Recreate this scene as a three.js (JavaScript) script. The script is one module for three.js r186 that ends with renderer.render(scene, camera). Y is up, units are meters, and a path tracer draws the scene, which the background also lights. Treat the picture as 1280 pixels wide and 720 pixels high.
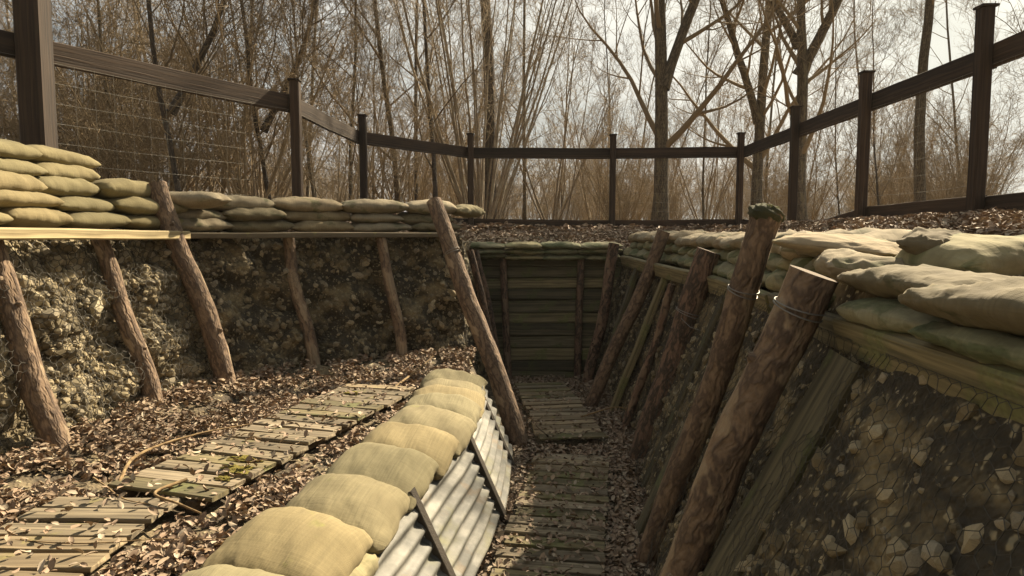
import * as THREE from 'three';
import { mergeGeometries } from 'three/addons/utils/BufferGeometryUtils.js';
import { ConvexGeometry } from 'three/addons/geometries/ConvexGeometry.js';
import { createNoise3D } from 'simplex-noise';

// ------------------------------------------------------------------ camera, sky, sun, exposure
const scene = new THREE.Scene();
const camera = new THREE.PerspectiveCamera(47.4, 16 / 9, 0.05, 600);
camera.position.set(0, 1.8, 0);
camera.rotation.set(-Math.atan(68 / 820), 0, 0);
const SUN_AZ = 42 * Math.PI / 180, SUN_EL = 38 * Math.PI / 180;
const sunDir = new THREE.Vector3(Math.sin(SUN_AZ) * Math.cos(SUN_EL), Math.sin(SUN_EL), -Math.cos(SUN_AZ) * Math.cos(SUN_EL));
const sun = new THREE.DirectionalLight(new THREE.Color(1, 0.84, 0.6), 5);
sun.name = 'sun';
sun.position.copy(sunDir).multiplyScalar(60);
sun.shadow.radius = 1.6;
sun.castShadow = true;
Object.assign(sun.shadow.camera, { left: -25, right: 25, top: 25, bottom: -25, near: 1, far: 150 });
sun.shadow.mapSize.set(4096, 4096);
scene.add(sun, sun.target);
const EXPOSURE = 2.75, SKY = 0.27;

function rng(seed) { let a = seed >>> 0; return () => { a = (a + 0x6D2B79F5) | 0; let t = Math.imul(a ^ (a >>> 15), 1 | a); t = (t + Math.imul(t ^ (t >>> 7), 61 | t)) ^ t; return ((t ^ (t >>> 14)) >>> 0) / 4294967296; }; }
const n3 = createNoise3D(rng(77));
const fbm = (x, y, z, o = 4) => { let s = 0, a = 0.5; for (let i = 0; i < o; i++) { s += a * n3(x, y, z); x *= 2.03; y *= 2.03; z *= 2.03; a *= 0.5; } return s; };
const clamp = (x, a = 0, b = 1) => Math.min(b, Math.max(a, x));
const sstep = (a, b, x) => { const t = clamp((x - a) / (b - a)); return t * t * (3 - 2 * t); };
const lerp = (a, b, t) => a + (b - a) * t;
const V = (x, y, z) => new THREE.Vector3(x, y, z);

{ // pale broken spring sky: thin cloud, creamy towards the sun, a little blue higher up
  const w = 512, h = 256, d = new Float32Array(w * h * 4);
  for (let j = 0; j < h; j++) for (let i = 0; i < w; i++) {
    const az = (i / w - 0.5) * 2 * Math.PI, el = (j / h - 0.5) * Math.PI;
    const x = Math.cos(el) * Math.cos(az), y = Math.sin(el), z = Math.cos(el) * Math.sin(az);
    const c = clamp(0.5 + 1.1 * fbm(x * 2.2, y * 4.5, z * 2.2, 5));
    const sunward = Math.max(0, x * sunDir.x + y * sunDir.y + z * sunDir.z);
    const glow = Math.pow(sunward, 2) * 0.75 + Math.pow(sunward, 14) * 0.8;
    const blue = [0.45, 0.52, 0.56], white = [0.92, 0.93, 0.9];
    const k = (j * w + i) * 4, hor = sstep(0.5, 0.0, Math.max(0, y)) * 0.4;
    for (let q = 0; q < 3; q++) d[k + q] = SKY * (lerp(lerp(blue[q], white[q], clamp(c * 0.95 - 0.12 + hor * 0.7)), [0.3, 0.37, 0.44][q], 0.85 * sstep(0.32, 0.85, y)) + glow * [1, 0.9, 0.66][q]);
    d[k + 3] = 1;
  }
  const t = new THREE.DataTexture(d, w, h, THREE.RGBAFormat, THREE.FloatType);
  t.mapping = THREE.EquirectangularReflectionMapping; t.magFilter = THREE.LinearFilter; t.minFilter = THREE.LinearFilter; t.needsUpdate = true;
  scene.background = t; scene.environment = t;
  scene.backgroundIntensity = 1.0; scene.environmentIntensity = 1.0;
}
scene.fog = new THREE.FogExp2(new THREE.Color(0.95, 0.92, 0.83), 0.0006);

// ------------------------------------------------------------------ textures
function vnoise(seed) { // tileable value noise
  const r = rng(seed), T = new Float32Array(65536); for (let i = 0; i < 65536; i++) T[i] = r();
  const at = (x, y, px, py) => T[((((y % py) + py) % py) * 131 + (((x % px) + px) % px) * 977) & 65535];
  return (x, y, px, py) => { const xi = Math.floor(x), yi = Math.floor(y); let fx = x - xi, fy = y - yi; fx = fx * fx * (3 - 2 * fx); fy = fy * fy * (3 - 2 * fy);
    return lerp(lerp(at(xi, yi, px, py), at(xi + 1, yi, px, py), fx), lerp(at(xi, yi + 1, px, py), at(xi + 1, yi + 1, px, py), fx), fy); };
}
const vn = vnoise(5), vn2 = vnoise(19);
const tfbm = (u, v, fu, fv, o = 4, f = vn) => { let s = 0, a = 0.5, t = 0; for (let i = 0; i < o; i++) { s += a * f(u * fu, v * fv, fu, fv); t += a; a *= 0.55; fu *= 2; fv *= 2; } return s / t; };
function tex(n, fn, srgb = true) {
  const d = new Uint8Array(n * n * 4);
  for (let j = 0; j < n; j++) for (let i = 0; i < n; i++) { const c = fn(i / n, j / n), k = (j * n + i) * 4; for (let q = 0; q < 3; q++) { const x = clamp(Array.isArray(c) ? c[q] : c); d[k + q] = 255 * (srgb ? (x <= 0.0031308 ? x * 12.92 : 1.055 * Math.pow(x, 1 / 2.4) - 0.055) : x); } d[k + 3] = 255; }
  const t = new THREE.DataTexture(d, n, n); t.wrapS = t.wrapT = THREE.RepeatWrapping; t.magFilter = THREE.LinearFilter; t.minFilter = THREE.LinearMipmapLinearFilter; t.generateMipmaps = true;
  if (srgb) t.colorSpace = THREE.SRGBColorSpace; t.needsUpdate = true; return t;
}
const rep = (t, x, y = x) => { const c = t.clone(); c.repeat.set(x, y); c.needsUpdate = true; return c; };
const mix3 = (a, b, t) => [lerp(a[0], b[0], t), lerp(a[1], b[1], t), lerp(a[2], b[2], t)];
const mul3 = (a, k) => [a[0] * k, a[1] * k, a[2] * k];
// burlap: 0.5 m of cloth
const weaveAt = (u, v) => { const a = Math.sin(u * Math.PI * 2 * 90), b = Math.sin(v * Math.PI * 2 * 90); return 0.5 + 0.25 * a * (b > 0 ? 1 : -0.4) + 0.25 * b * (a > 0 ? 1 : -0.4); };
const slub = (u, v) => 0.35 * tfbm(u, v, 5, 70, 3) + 0.65 * tfbm(u, v, 70, 4, 3, vn2);
function burlap(base, dirt, moss, mossAmount) {
  return tex(512, (u, v) => { const m = tfbm(u, v, 3, 3, 5), g = tfbm(u, v, 4, 5, 5, vn2); let c = mul3(base, 0.8 + 0.1 * weaveAt(u, v) + 0.42 * (slub(u, v) - 0.25)); c = mix3(c, dirt, sstep(0.52, 0.75, m) * 0.65); return mix3(c, mul3(moss, 0.6 + 0.8 * tfbm(u, v, 40, 40, 2)), sstep(0.62 - mossAmount * 0.4, 0.8 - mossAmount * 0.35, g) * 0.85); });
}
const burlapNew = burlap([0.235, 0.2, 0.112], [0.175, 0.146, 0.08], [0.2, 0.2, 0.07], -0.2);
const burlapOld = burlap([0.3, 0.25, 0.165], [0.17, 0.135, 0.085], [0.13, 0.125, 0.065], 0.2);
const burlapMoss = burlap([0.25, 0.23, 0.14], [0.12, 0.105, 0.065], [0.095, 0.108, 0.05], 0.5);
const burlapBump = tex(512, (u, v) => 0.12 * weaveAt(u, v) + 0.35 * slub(u, v) + 0.5 * tfbm(u, v, 12, 12, 3), false);
// weathered plank: grain runs along v, 0.6 m
const grain = (u, v) => 0.55 * tfbm(u, v, 60, 2, 3) + 0.45 * tfbm(u, v, 20, 1, 3, vn2);
function plankTex(a, b, moss, amount) { return tex(512, (u, v) => { const g = grain(u, v), m = tfbm(u, v, 5, 4, 5); let c = mix3(b, a, sstep(0.3, 0.7, g)); c = mul3(c, 0.75 + 0.5 * tfbm(u, v, 3, 2, 4, vn2)); return mix3(c, mul3(moss, 0.6 + 0.8 * tfbm(u, v, 50, 50, 2)), sstep(0.68 - amount * 0.4, 0.85 - amount * 0.35, m) * 0.8); }); }
const plankGrey = plankTex([0.3, 0.245, 0.165], [0.15, 0.12, 0.08], [0.24, 0.22, 0.07], 0.12);
const plankGreen = plankTex([0.17, 0.145, 0.085], [0.075, 0.066, 0.04], [0.1, 0.108, 0.045], 0.45);
const plankBrown = plankTex([0.105, 0.07, 0.045], [0.05, 0.034, 0.024], [0.08, 0.07, 0.035], 0.05);
const plankPale = plankTex([0.52, 0.42, 0.23], [0.32, 0.25, 0.13], [0.3, 0.26, 0.1], 0.05);
const plankBump = tex(512, (u, v) => grain(u, v), false);
// log bark: 0.7 m, furrows along v, flakes and peeled patches
const plates = (u, v) => { const w = 0.08 * (tfbm(u, v, 6, 6, 3) - 0.5); return Math.abs(2 * tfbm(u + w, v, 20, 7, 4) - 1); };
function barkTex(dark, mid, pale, peel) { return tex(512, (u, v) => { const p = plates(u, v), m = tfbm(u, v, 4, 3, 5, vn2), f = tfbm(u, v, 60, 40, 3); let c = mix3(dark, mid, sstep(0.02, 0.35, p)); c = mul3(c, 0.65 + 0.7 * f); return mix3(c, mul3(pale, 0.7 + 0.6 * tfbm(u, v, 50, 3, 3)), sstep(0.7 - peel * 0.3, 0.78 - peel * 0.3, m) * 0.8); }); }
const barkLog = barkTex([0.1, 0.068, 0.047], [0.2, 0.137, 0.088], [0.32, 0.24, 0.155], 0.34);
const barkRed = barkTex([0.05, 0.035, 0.025], [0.17, 0.105, 0.07], [0.24, 0.165, 0.105], 0.2);
const barkBump = tex(512, (u, v) => clamp(plates(u, v) * 1.6) * 0.8 + 0.2 * tfbm(u, v, 60, 40, 3), false);
const treeBark = barkTex([0.06, 0.048, 0.033], [0.145, 0.115, 0.076], [0.19, 0.16, 0.095], 0.25);
const hazelBark = barkTex([0.2, 0.155, 0.105], [0.33, 0.265, 0.185], [0.4, 0.345, 0.25], 0.3);
const ringsTex = tex(256, (u, v) => { const x = u - 0.5, y = v - 0.5, r = Math.hypot(x, y) + 0.02 * tfbm(u, v, 5, 5, 3); return mul3([0.15, 0.105, 0.068], 0.65 + 0.3 * Math.sin(r * 110) + 0.3 * tfbm(u, v, 40, 40, 2)); });
// soil: 1 m
const soilAt = (u, v) => tfbm(u, v, 8, 8, 6);
const soilTex = tex(512, (u, v) => { const a = soilAt(u, v), b = tfbm(u, v, 60, 60, 2, vn2); let c = mix3([0.06, 0.045, 0.028], [0.2, 0.155, 0.09], sstep(0.3, 0.7, a)); return mul3(mix3(c, [0.33, 0.28, 0.17], sstep(0.72, 0.8, b)), 0.7 + 0.6 * b); });
const chalkTex = tex(512, (u, v) => { const a = soilAt(u, v), b = tfbm(u, v, 50, 50, 2, vn2); let c = mix3([0.045, 0.036, 0.022], [0.22, 0.17, 0.09], sstep(0.38, 0.72, a)); return mul3(mix3(c, [0.24, 0.2, 0.12], sstep(0.7, 0.8, b)), 0.7 + 0.6 * b); });
const soilBump = tex(512, (u, v) => 0.6 * soilAt(u, v) + 0.4 * tfbm(u, v, 60, 60, 2, vn2), false);
const stoneTex = tex(256, (u, v) => mul3([1, 1, 1], 0.55 + 0.3 * tfbm(u, v, 6, 6, 5) + 0.35 * tfbm(u, v, 40, 40, 2)));
// galvanised sheet: 1 m, white bloom, streaks, rust and algae stains
const ironTex = tex(512, (u, v) => { const a = tfbm(u, v, 5, 9, 5), b = tfbm(u, v, 3, 40, 4, vn2), s = tfbm(u, v, 70, 70, 2); let c = mix3([0.14, 0.14, 0.126], [0.31, 0.3, 0.265], sstep(0.3, 0.7, a)); c = mul3(c, 0.8 + 0.25 * b + 0.12 * s); c = mix3(c, [0.2, 0.14, 0.08], sstep(0.6, 0.74, tfbm(u, v, 6, 8, 5, vn2)) * 0.5); return mix3(c, [0.26, 0.25, 0.1], sstep(0.55, 0.8, tfbm(u, v, 4, 6, 5)) * 0.5); });
const ironRough = tex(256, (u, v) => 0.55 + 0.4 * tfbm(u, v, 8, 8, 5), false);
const leafTex = tex(128, (u, v) => mul3([1, 1, 1], 0.6 + 0.3 * tfbm(u, v, 6, 6, 4) + (Math.abs(v - 0.5) < 0.02 ? 0.2 : 0)));

// ------------------------------------------------------------------ materials
const std = (o) => new THREE.MeshStandardMaterial({ roughness: 0.9, metalness: 0, ...o });
const C = (r, g, b) => new THREE.Color().setRGB(r, g, b);
const bagMat = (map, c = [1, 1, 1]) => std({ map: rep(map, 2), bumpMap: rep(burlapBump, 2), bumpScale: 0.004, color: C(...c), roughness: 0.95 });
const M = {
  bagNew: [bagMat(burlapNew), bagMat(burlapNew, [0.9, 0.92, 0.92]), bagMat(burlapNew, [1.05, 1, 0.92])],
  bagStack: [bagMat(burlapNew, [0.92, 0.9, 0.8]), bagMat(burlapNew, [0.8, 0.8, 0.72]), bagMat(burlapNew, [1, 0.95, 0.86])],
  bagOld: [bagMat(burlapOld), bagMat(burlapOld, [0.85, 0.85, 0.85]), bagMat(burlapOld, [1.1, 1.05, 1])],
  bagBrownShade: [bagMat(burlapOld, [0.52, 0.51, 0.44]), bagMat(burlapOld, [0.46, 0.44, 0.38]), bagMat(burlapOld, [0.72, 0.66, 0.54])],  // browner cloth, darkened further in colour to stand in for shade on these bags
  bagMoss: [bagMat(burlapMoss), bagMat(burlapMoss, [0.85, 0.9, 0.85]), bagMat(burlapMoss, [1.15, 1.1, 1])],
  tie: std({ color: C(0.06, 0.05, 0.035) }),
};
const plankMat = (map, c = [1, 1, 1], b = 0.004) => std({ map: rep(map, 1.7), bumpMap: rep(plankBump, 1.7), bumpScale: b, color: C(...c), roughness: 0.88 });
M.slat = [plankMat(plankGrey), plankMat(plankGrey, [0.8, 0.8, 0.78]), plankMat(plankGrey, [1.15, 1.1, 1.0]), plankMat(plankGreen, [1.3, 1.25, 1.1])];
M.green = [plankMat(plankGreen), plankMat(plankGreen, [0.75, 0.75, 0.75]), plankMat(plankGreen, [1.5, 1.45, 1.3])];
M.fence = plankMat(plankBrown, [0.5, 0.48, 0.46]); M.fence2 = plankMat(plankBrown, [0.66, 0.62, 0.58]);
M.pale = plankMat(plankPale); M.runner = plankMat(plankBrown, [1.2, 1.2, 1]);
const barkMat = (map, c = [1, 1, 1], b = 0.012) => std({ map: rep(map, 1.45), bumpMap: rep(barkBump, 1.45), bumpScale: b, color: C(...c), roughness: 0.92 });
M.log = [barkMat(barkLog), barkMat(barkLog), barkMat(barkRed)];
M.cut = std({ map: ringsTex, bumpMap: ringsTex, bumpScale: 0.002 });
M.tree = [barkMat(treeBark), barkMat(barkTex([0.045, 0.036, 0.028], [0.105, 0.08, 0.058], [0.13, 0.12, 0.075], 0.25)), barkMat(treeBark)];
M.twig = [std({ color: C(0.2, 0.148, 0.088) }), std({ color: C(0.15, 0.11, 0.066) }), std({ color: C(0.24, 0.18, 0.105) })];
M.hazel = barkMat(hazelBark);
M.hazelTwig = std({ color: C(0.32, 0.25, 0.16) });
M.soil = std({ map: soilTex, bumpMap: soilBump, bumpScale: 0.03 });
M.chalk = std({ map: chalkTex, bumpMap: soilBump, bumpScale: 0.04 });
M.stones = [[0.4, 0.33, 0.205], [0.28, 0.225, 0.13], [0.2, 0.162, 0.096], [0.34, 0.29, 0.2], [0.52, 0.45, 0.3]].map((c) => std({ map: stoneTex, bumpMap: stoneTex, bumpScale: 0.008, color: C(...c) }));
M.wire = std({ color: C(0.16, 0.15, 0.13), metalness: 0.7, roughness: 0.55 });
M.netWire = std({ color: C(0.22, 0.21, 0.18), metalness: 0.5, roughness: 0.6 });
M.brightWire = std({ color: C(0.25, 0.24, 0.22), metalness: 0.7, roughness: 0.55 });
M.chickenWire = std({ color: C(0.075, 0.068, 0.055), metalness: 0.4, roughness: 0.7 });
M.iron = std({ map: ironTex, roughnessMap: ironRough, roughness: 1, metalness: 0.05, bumpMap: soilBump, bumpScale: 0.002 });
M.stake = std({ color: C(0.1, 0.085, 0.07), roughness: 0.8, metalness: 0.3, bumpMap: rep(soilBump, 3), bumpScale: 0.004 });
M.moss = std({ color: C(0.3, 0.25, 0.04), bumpMap: rep(soilBump, 6), bumpScale: 0.02 });
M.mossDark = std({ color: C(0.1, 0.1, 0.045), bumpMap: rep(soilBump, 5), bumpScale: 0.02 });
M.leaf = std({ map: leafTex, roughness: 0.75, side: THREE.DoubleSide });
M.stick = barkMat(hazelBark, [0.85, 0.72, 0.5], 0.004);
M.stickDark = barkMat(treeBark, [1.3, 1.15, 1], 0.004);

// ------------------------------------------------------------------ helpers
const taken = {};
const numbered = (n) => { const k = taken[n] = (taken[n] ?? -1) + 1; return k ? `${n}_${String(k).padStart(3, '0')}` : n; };
function tag(o, label, category, group, kind) { o.userData.label = label; o.userData.category = category; if (group) o.userData.group = group; if (kind) o.userData.kind = kind; return o; }
function thing(name, label, category, p = [0, 0, 0], turn = 0, group) { const g = new THREE.Group(); g.name = numbered(name); g.position.set(...p); g.rotation.y = turn; scene.add(g); return tag(g, label, category, group); }
function mesh(name, geo, mat, parent) { const m = new THREE.Mesh(geo, mat); m.name = parent === scene ? numbered(name) : name; m.castShadow = m.receiveShadow = true; parent.add(m); return m; }
function geoOf(pos, uv, idx) { const g = new THREE.BufferGeometry(); g.setAttribute('position', new THREE.Float32BufferAttribute(pos, 3)); g.setAttribute('uv', new THREE.Float32BufferAttribute(uv, 2)); if (idx) g.setIndex(idx); g.computeVertexNormals(); return g; }
// plank along x: eight-sided section with eased arrises, grain along the length, uneven ends
function plank(L, H, T, seed, j = 0.004, st = 3) {
  const r = rng(seed), c = Math.min(H, T) * 0.12 + 0.001, pos = [], uv = [], sec = [[-T / 2 + c, -H / 2], [T / 2 - c, -H / 2], [T / 2, -H / 2 + c], [T / 2, H / 2 - c], [T / 2 - c, H / 2], [-T / 2 + c, H / 2], [-T / 2, H / 2 - c], [-T / 2, -H / 2 + c]];
  const rows = [], u0 = r(), v0 = r();
  for (let i = 0; i < st; i++) { const t = i / (st - 1) - 0.5, jy = (r() - 0.5) * j * 2, jz = (r() - 0.5) * j * 2, k = 1 + (r() - 0.5) * j * 4; rows.push(sec.map(([z, y], q) => [t * L + (i === 0 || i === st - 1 ? (r() - 0.5) * j * 1.5 : 0), y * k + jy + (r() - 0.5) * j * 0.6, z * k + jz])); }
  const per = [0]; for (let q = 0; q < 8; q++) { const a = sec[q], b = sec[(q + 1) % 8]; per.push(per[q] + Math.hypot(a[0] - b[0], a[1] - b[1])); }
  const put = (p, u, v) => { pos.push(...p); uv.push(u + u0, v + v0); };
  for (let i = 0; i < st - 1; i++) for (let q = 0; q < 8; q++) { const a = rows[i][q], b = rows[i][(q + 1) % 8], c2 = rows[i + 1][(q + 1) % 8], d = rows[i + 1][q]; put(a, per[q], a[0]); put(c2, per[q + 1], c2[0]); put(b, per[q + 1], b[0]); put(a, per[q], a[0]); put(d, per[q], d[0]); put(c2, per[q + 1], c2[0]); }
  for (const [row, s] of [[rows[0], 1], [rows[st - 1], -1]]) for (let q = 1; q < 7; q++) { const t = s > 0 ? [row[0], row[q], row[q + 1]] : [row[0], row[q + 1], row[q]]; for (const p of t) put(p, p[2], p[1] * 0.2); }
  return geoOf(pos, uv);
}
function along(o, a, b) { const d = b.clone().sub(a); o.position.copy(a).addScaledVector(d, 0.5); o.quaternion.setFromUnitVectors(V(1, 0, 0), d.normalize()); return o; }
// turn a plank lying along x so that it runs a->b with its face kept upright
function layPlank(o, a, b, roll = 0) { const d = b.clone().sub(a).normalize(), up = V(0, 1, 0), s = d.clone().cross(up).normalize(), u = s.clone().cross(d).normalize(); o.quaternion.setFromRotationMatrix(new THREE.Matrix4().makeBasis(d, u, s)); if (roll) o.rotateX(roll); o.position.copy(a).add(b).multiplyScalar(0.5); return o; }
// tube through points with radii; rough = relative bark unevenness
function tube(pts, rad, sides, seed = 0, rough = 0, cap = false) {
  const pos = [], uv = [], idx = [], n = pts.length; let len = 0, u = V(0, 0, 0), prev = null;
  const r0 = rng(seed + 1), uo = r0(), vo = r0();
  for (let i = 0; i < n; i++) {
    const t = pts[Math.min(n - 1, i + 1)].clone().sub(pts[Math.max(0, i - 1)]).normalize();
    if (!prev) { u = Math.abs(t.y) > 0.8 ? V(1, 0, 0) : V(0, 1, 0); }
    u = u.sub(t.clone().multiplyScalar(u.dot(t))).normalize(); const w = t.clone().cross(u); prev = t;
    if (i) len += pts[i].distanceTo(pts[i - 1]);
    for (let k = 0; k <= sides; k++) {
      const a = k / sides * Math.PI * 2, ca = Math.cos(a), sa = Math.sin(a);
      const q = rad[i] * (1 + (rough ? rough * (n3(ca * 1.3 + seed, sa * 1.3, len * 2.6) + 0.6 * n3(ca * 3 + seed, sa * 3, len * 8)) : 0));
      pos.push(pts[i].x + (u.x * ca + w.x * sa) * q, pts[i].y + (u.y * ca + w.y * sa) * q, pts[i].z + (u.z * ca + w.z * sa) * q); uv.push(uo + a * rad[0], vo + len);
    }
  }
  for (let i = 0; i < n - 1; i++) for (let k = 0; k < sides; k++) { const a = i * (sides + 1) + k, b = a + sides + 1; idx.push(a, b, a + 1, a + 1, b, b + 1); }
  if (cap) for (const e of [0, n - 1]) { const c = pos.length / 3; pos.push(pts[e].x, pts[e].y, pts[e].z); uv.push(0, 0); for (let k = 0; k < sides; k++) { const a = e * (sides + 1) + k; e ? idx.push(c, a, a + 1) : idx.push(c, a + 1, a); } }
  const g = geoOf(pos, uv, idx), N = g.attributes.normal;
  for (let i = 0; i < n; i++) { const a = i * (sides + 1), b = a + sides, x = N.getX(a) + N.getX(b), y = N.getY(a) + N.getY(b), z = N.getZ(a) + N.getZ(b), l = Math.hypot(x, y, z) || 1; N.setXYZ(a, x / l, y / l, z / l); N.setXYZ(b, x / l, y / l, z / l); }
  return g;
}
// sandbag lying along x, resting on y = 0: sewn ends, sag, creases that run in from the ends
function bag(L, W, H, seed, { wr = 1, round = 0, nu = 34, nv = 30, sag = 0 } = {}) {
  const pos = [], uv = [], idx = [], s = seed * 3.7, r = rng(seed), skew = (r() - 0.5) * 0.12, u0 = r(), v0 = r(), fat = (r() - 0.5) * 0.25;
  for (let i = 0; i <= nu; i++) {
    const t = -Math.cos(Math.PI * i / nu), at = Math.abs(t);
    const hp = Math.pow(Math.max(0, 1 - Math.pow(at, 2.8 + round)), 0.52) * (1 + fat * t);
    const wp = round ? Math.pow(Math.max(0, 1 - Math.pow(at, 3.6)), 0.5) : (1 - 0.1 * t * t) * (at > 0.999 ? 0.82 : 1 - 0.1 * Math.pow(at, 12));
    for (let j = 0; j <= nv; j++) {
      const a = -Math.PI / 2 + 2 * Math.PI * j / nv, ca = Math.cos(a), sa = Math.sin(a);
      let z = W / 2 * wp * Math.sign(ca) * Math.pow(Math.abs(ca), 0.82), y = H / 2 * hp * Math.sign(sa) * Math.pow(Math.abs(sa), 0.95), x = L / 2 * t;
      if (!round) x += Math.sign(t) * 0.02 * L * n3(z * 9, s, 3) * Math.pow(at, 6);
      y += skew * z; y -= sag * (1 - t * t) * 0.5;
      const env = Math.min(1, hp * 1.6 + 0.12);
      const lump = (0.03 + 0.06 * wr) * n3(x * 3.1 / 0.5 + s, y * 5, z * 4 + s) * H;
      const end = wr * 0.045 * H * Math.pow(at, 2.2) * Math.sin(a * 11 + 3 * n3(x * 6, s, a)) * (0.5 + n3(a * 1.5, s, t > 0 ? 4 : 9));
      const ridge = wr * 0.13 * H * (Math.pow(1 - Math.abs(n3(x * 5 + s, y * 9, z * 7 + x * 4)), 4) - 0.25);
      const fine = wr * 0.035 * H * n3(x * 22, y * 30 + s, z * 22);
      const k = (lump + end + ridge * 0.6 + fine) * env;
      y += sa * k; z += ca * k;
      if (y < 0) y *= 0.86;
      pos.push(x, y + H * 0.43, z); uv.push(u0 + x, v0 + a / (2 * Math.PI) * (W + H) * 1.6);
    }
  }
  for (let i = 0; i < nu; i++) for (let j = 0; j < nv; j++) { const a = i * (nv + 1) + j, b = a + nv + 1; idx.push(a, a + 1, b, a + 1, b + 1, b); }
  return geoOf(pos, uv, idx);
}
function poly(pts) { // polyline in plan with arc length
  const P = pts.map((p) => V(p[0], p[2] ?? 0, p[1])), S = [0]; for (let i = 1; i < P.length; i++) S.push(S[i - 1] + P[i].distanceTo(P[i - 1]));
  return { len: S[S.length - 1], at(s) { s = clamp(s, 0, S[S.length - 1]); let i = 1; while (i < P.length - 1 && S[i] < s) i++; return P[i - 1].clone().lerp(P[i], (s - S[i - 1]) / (S[i] - S[i - 1])); }, dir(s) { return this.at(s + 0.08).sub(this.at(s - 0.08)).setY(0).normalize(); }, xAtZ(z) { for (let i = 1; i < P.length; i++) { if ((P[i].z - z) * (P[i - 1].z - z) <= 0) return lerp(P[i - 1].x, P[i].x, (z - P[i - 1].z) / (P[i].z - P[i - 1].z || 1e-6)); } return z > P[0].z ? P[0].x : P[P.length - 1].x; } };
}
// smooth a polyline by corner cutting
function smooth(pts, n = 2) { for (let k = 0; k < n; k++) { const o = [pts[0]]; for (let i = 0; i < pts.length - 1; i++) { const a = pts[i], b = pts[i + 1], m = (t) => a.map((x, q) => lerp(x, b[q], t)); if (i) o.push(m(0.25)); if (i < pts.length - 2) o.push(m(0.75)); } o.push(pts[pts.length - 1]); pts = o; } return pts; }

// ------------------------------------------------------------------ plan of the trench (x, z)
const A_base = poly([[-2.95, 2.5], [-2.8, -1.5], [-2.73, -3.7], [-2.64, -4.7], [-2.38, -5.32]]), A_top = poly([[-3.32, 2.5], [-3.2, -1.5], [-3.1, -3.85], [-3.02, -4.75], [-2.72, -5.6]]);
const B_base = poly(smooth([[-2.42, -5.26], [-1.85, -5.98], [-1.1, -6.38], [-0.46, -6.7]])), B_top = poly(smooth([[-2.74, -5.56], [-2.1, -6.28], [-1.3, -6.72], [-0.56, -7.05]]));
const C_base = poly([[-0.46, -6.66], [-0.4, -7.5], [-0.36, -8.5]]), C_top = poly([[-0.58, -7.02], [-0.56, -7.6], [-0.5, -8.7]]);
const R_base = poly(smooth([[-0.45, 2.5], [0.2, -1.2], [0.44, -2.4], [0.74, -3.6], [1.04, -5.4], [1.08, -6.6], [1.0, -8.4]])), R_top = poly(smooth([[0.75, 2.5], [1.13, -1.2], [1.24, -2.45], [1.42, -3.6], [1.55, -5.4], [1.6, -6.6], [1.42, -8.5]]));
const iron_top = poly(smooth([[-1.3, 2.5], [-0.84, -1.0], [-0.63, -2.22], [-0.48, -2.97], [-0.28, -3.98], [-0.26, -5.3]])), iron_base = poly(smooth([[-1.08, 2.5], [-0.62, -1.0], [-0.4, -2.22], [-0.25, -2.97], [-0.06, -3.98], [-0.02, -5.42]]));
const trenchPoly = [[-3.42, 2.6], [-3.3, -1.5], [-3.2, -3.9], [-3.1, -4.8], [-2.85, -5.72], [-2.15, -6.42], [-1.35, -6.84], [-0.66, -7.2], [-0.6, -8.72], [1.5, -8.72], [1.72, -6.6], [1.66, -5.4], [1.54, -3.6], [1.36, -2.45], [1.25, -1.2], [0.9, 2.6]];
function inPoly(x, z) { let c = false; for (let i = 0, j = trenchPoly.length - 1; i < trenchPoly.length; j = i++) { const [a, b] = trenchPoly[i], [p, q] = trenchPoly[j]; if ((b > z) !== (q > z) && x < (p - a) * (z - b) / (q - b) + a) c = !c; } return c; }
function edgeDist(x, z) { let m = 1e9; for (let i = 0, j = trenchPoly.length - 1; i < trenchPoly.length; j = i++) { const [a, b] = trenchPoly[i], [p, q] = trenchPoly[j], dx = p - a, dz = q - b, t = clamp(((x - a) * dx + (z - b) * dz) / (dx * dx + dz * dz)); m = Math.min(m, Math.hypot(x - a - dx * t, z - b - dz * t)); } return m; }
function groundY(x, z) {
  const e = edgeDist(x, z), left = sstep(-0.6, -1.6, x + 0.0);
  const lo = lerp(1.60, 1.80, left);
  const hi = 1.92 + 0.13 * left; let y = lerp(lo, hi, sstep(0.0, x > 0 ? 2.1 : 1.8, e));
  if (z < -8.5) y = Math.min(y, lerp(1.69, 1.88, sstep(-8.6, -11.8, z)) + 0.2 * left);
  y += 0.05 * fbm(x * 0.8, 3, z * 0.8, 3) * sstep(0, 0.8, e) + 0.02 * fbm(x * 5, 9, z * 5, 2);
  const far = Math.hypot(x, z + 5);
  return y + sstep(12, 40, far) * 0.5 * fbm(x * 0.06, 1, z * 0.06, 2);
}
const stepY = (x, z) => 0.49 + 0.03 * fbm(x * 2, 5, z * 2, 3) + 0.015 * n3(x * 9, 1, z * 9) + 0.1 * sstep(0.5, 0.0, Math.min(Math.abs(x - A_base.xAtZ(z)), Math.abs(z + 5.3 + (x + 2.4) * 0.62 + 0.15)));
const floorY = (x, z) => -0.07 + 0.03 * fbm(x * 3, 2, z * 3, 3) + 0.05 * sstep(0.25, 0, R_base.xAtZ(z) - x);

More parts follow.
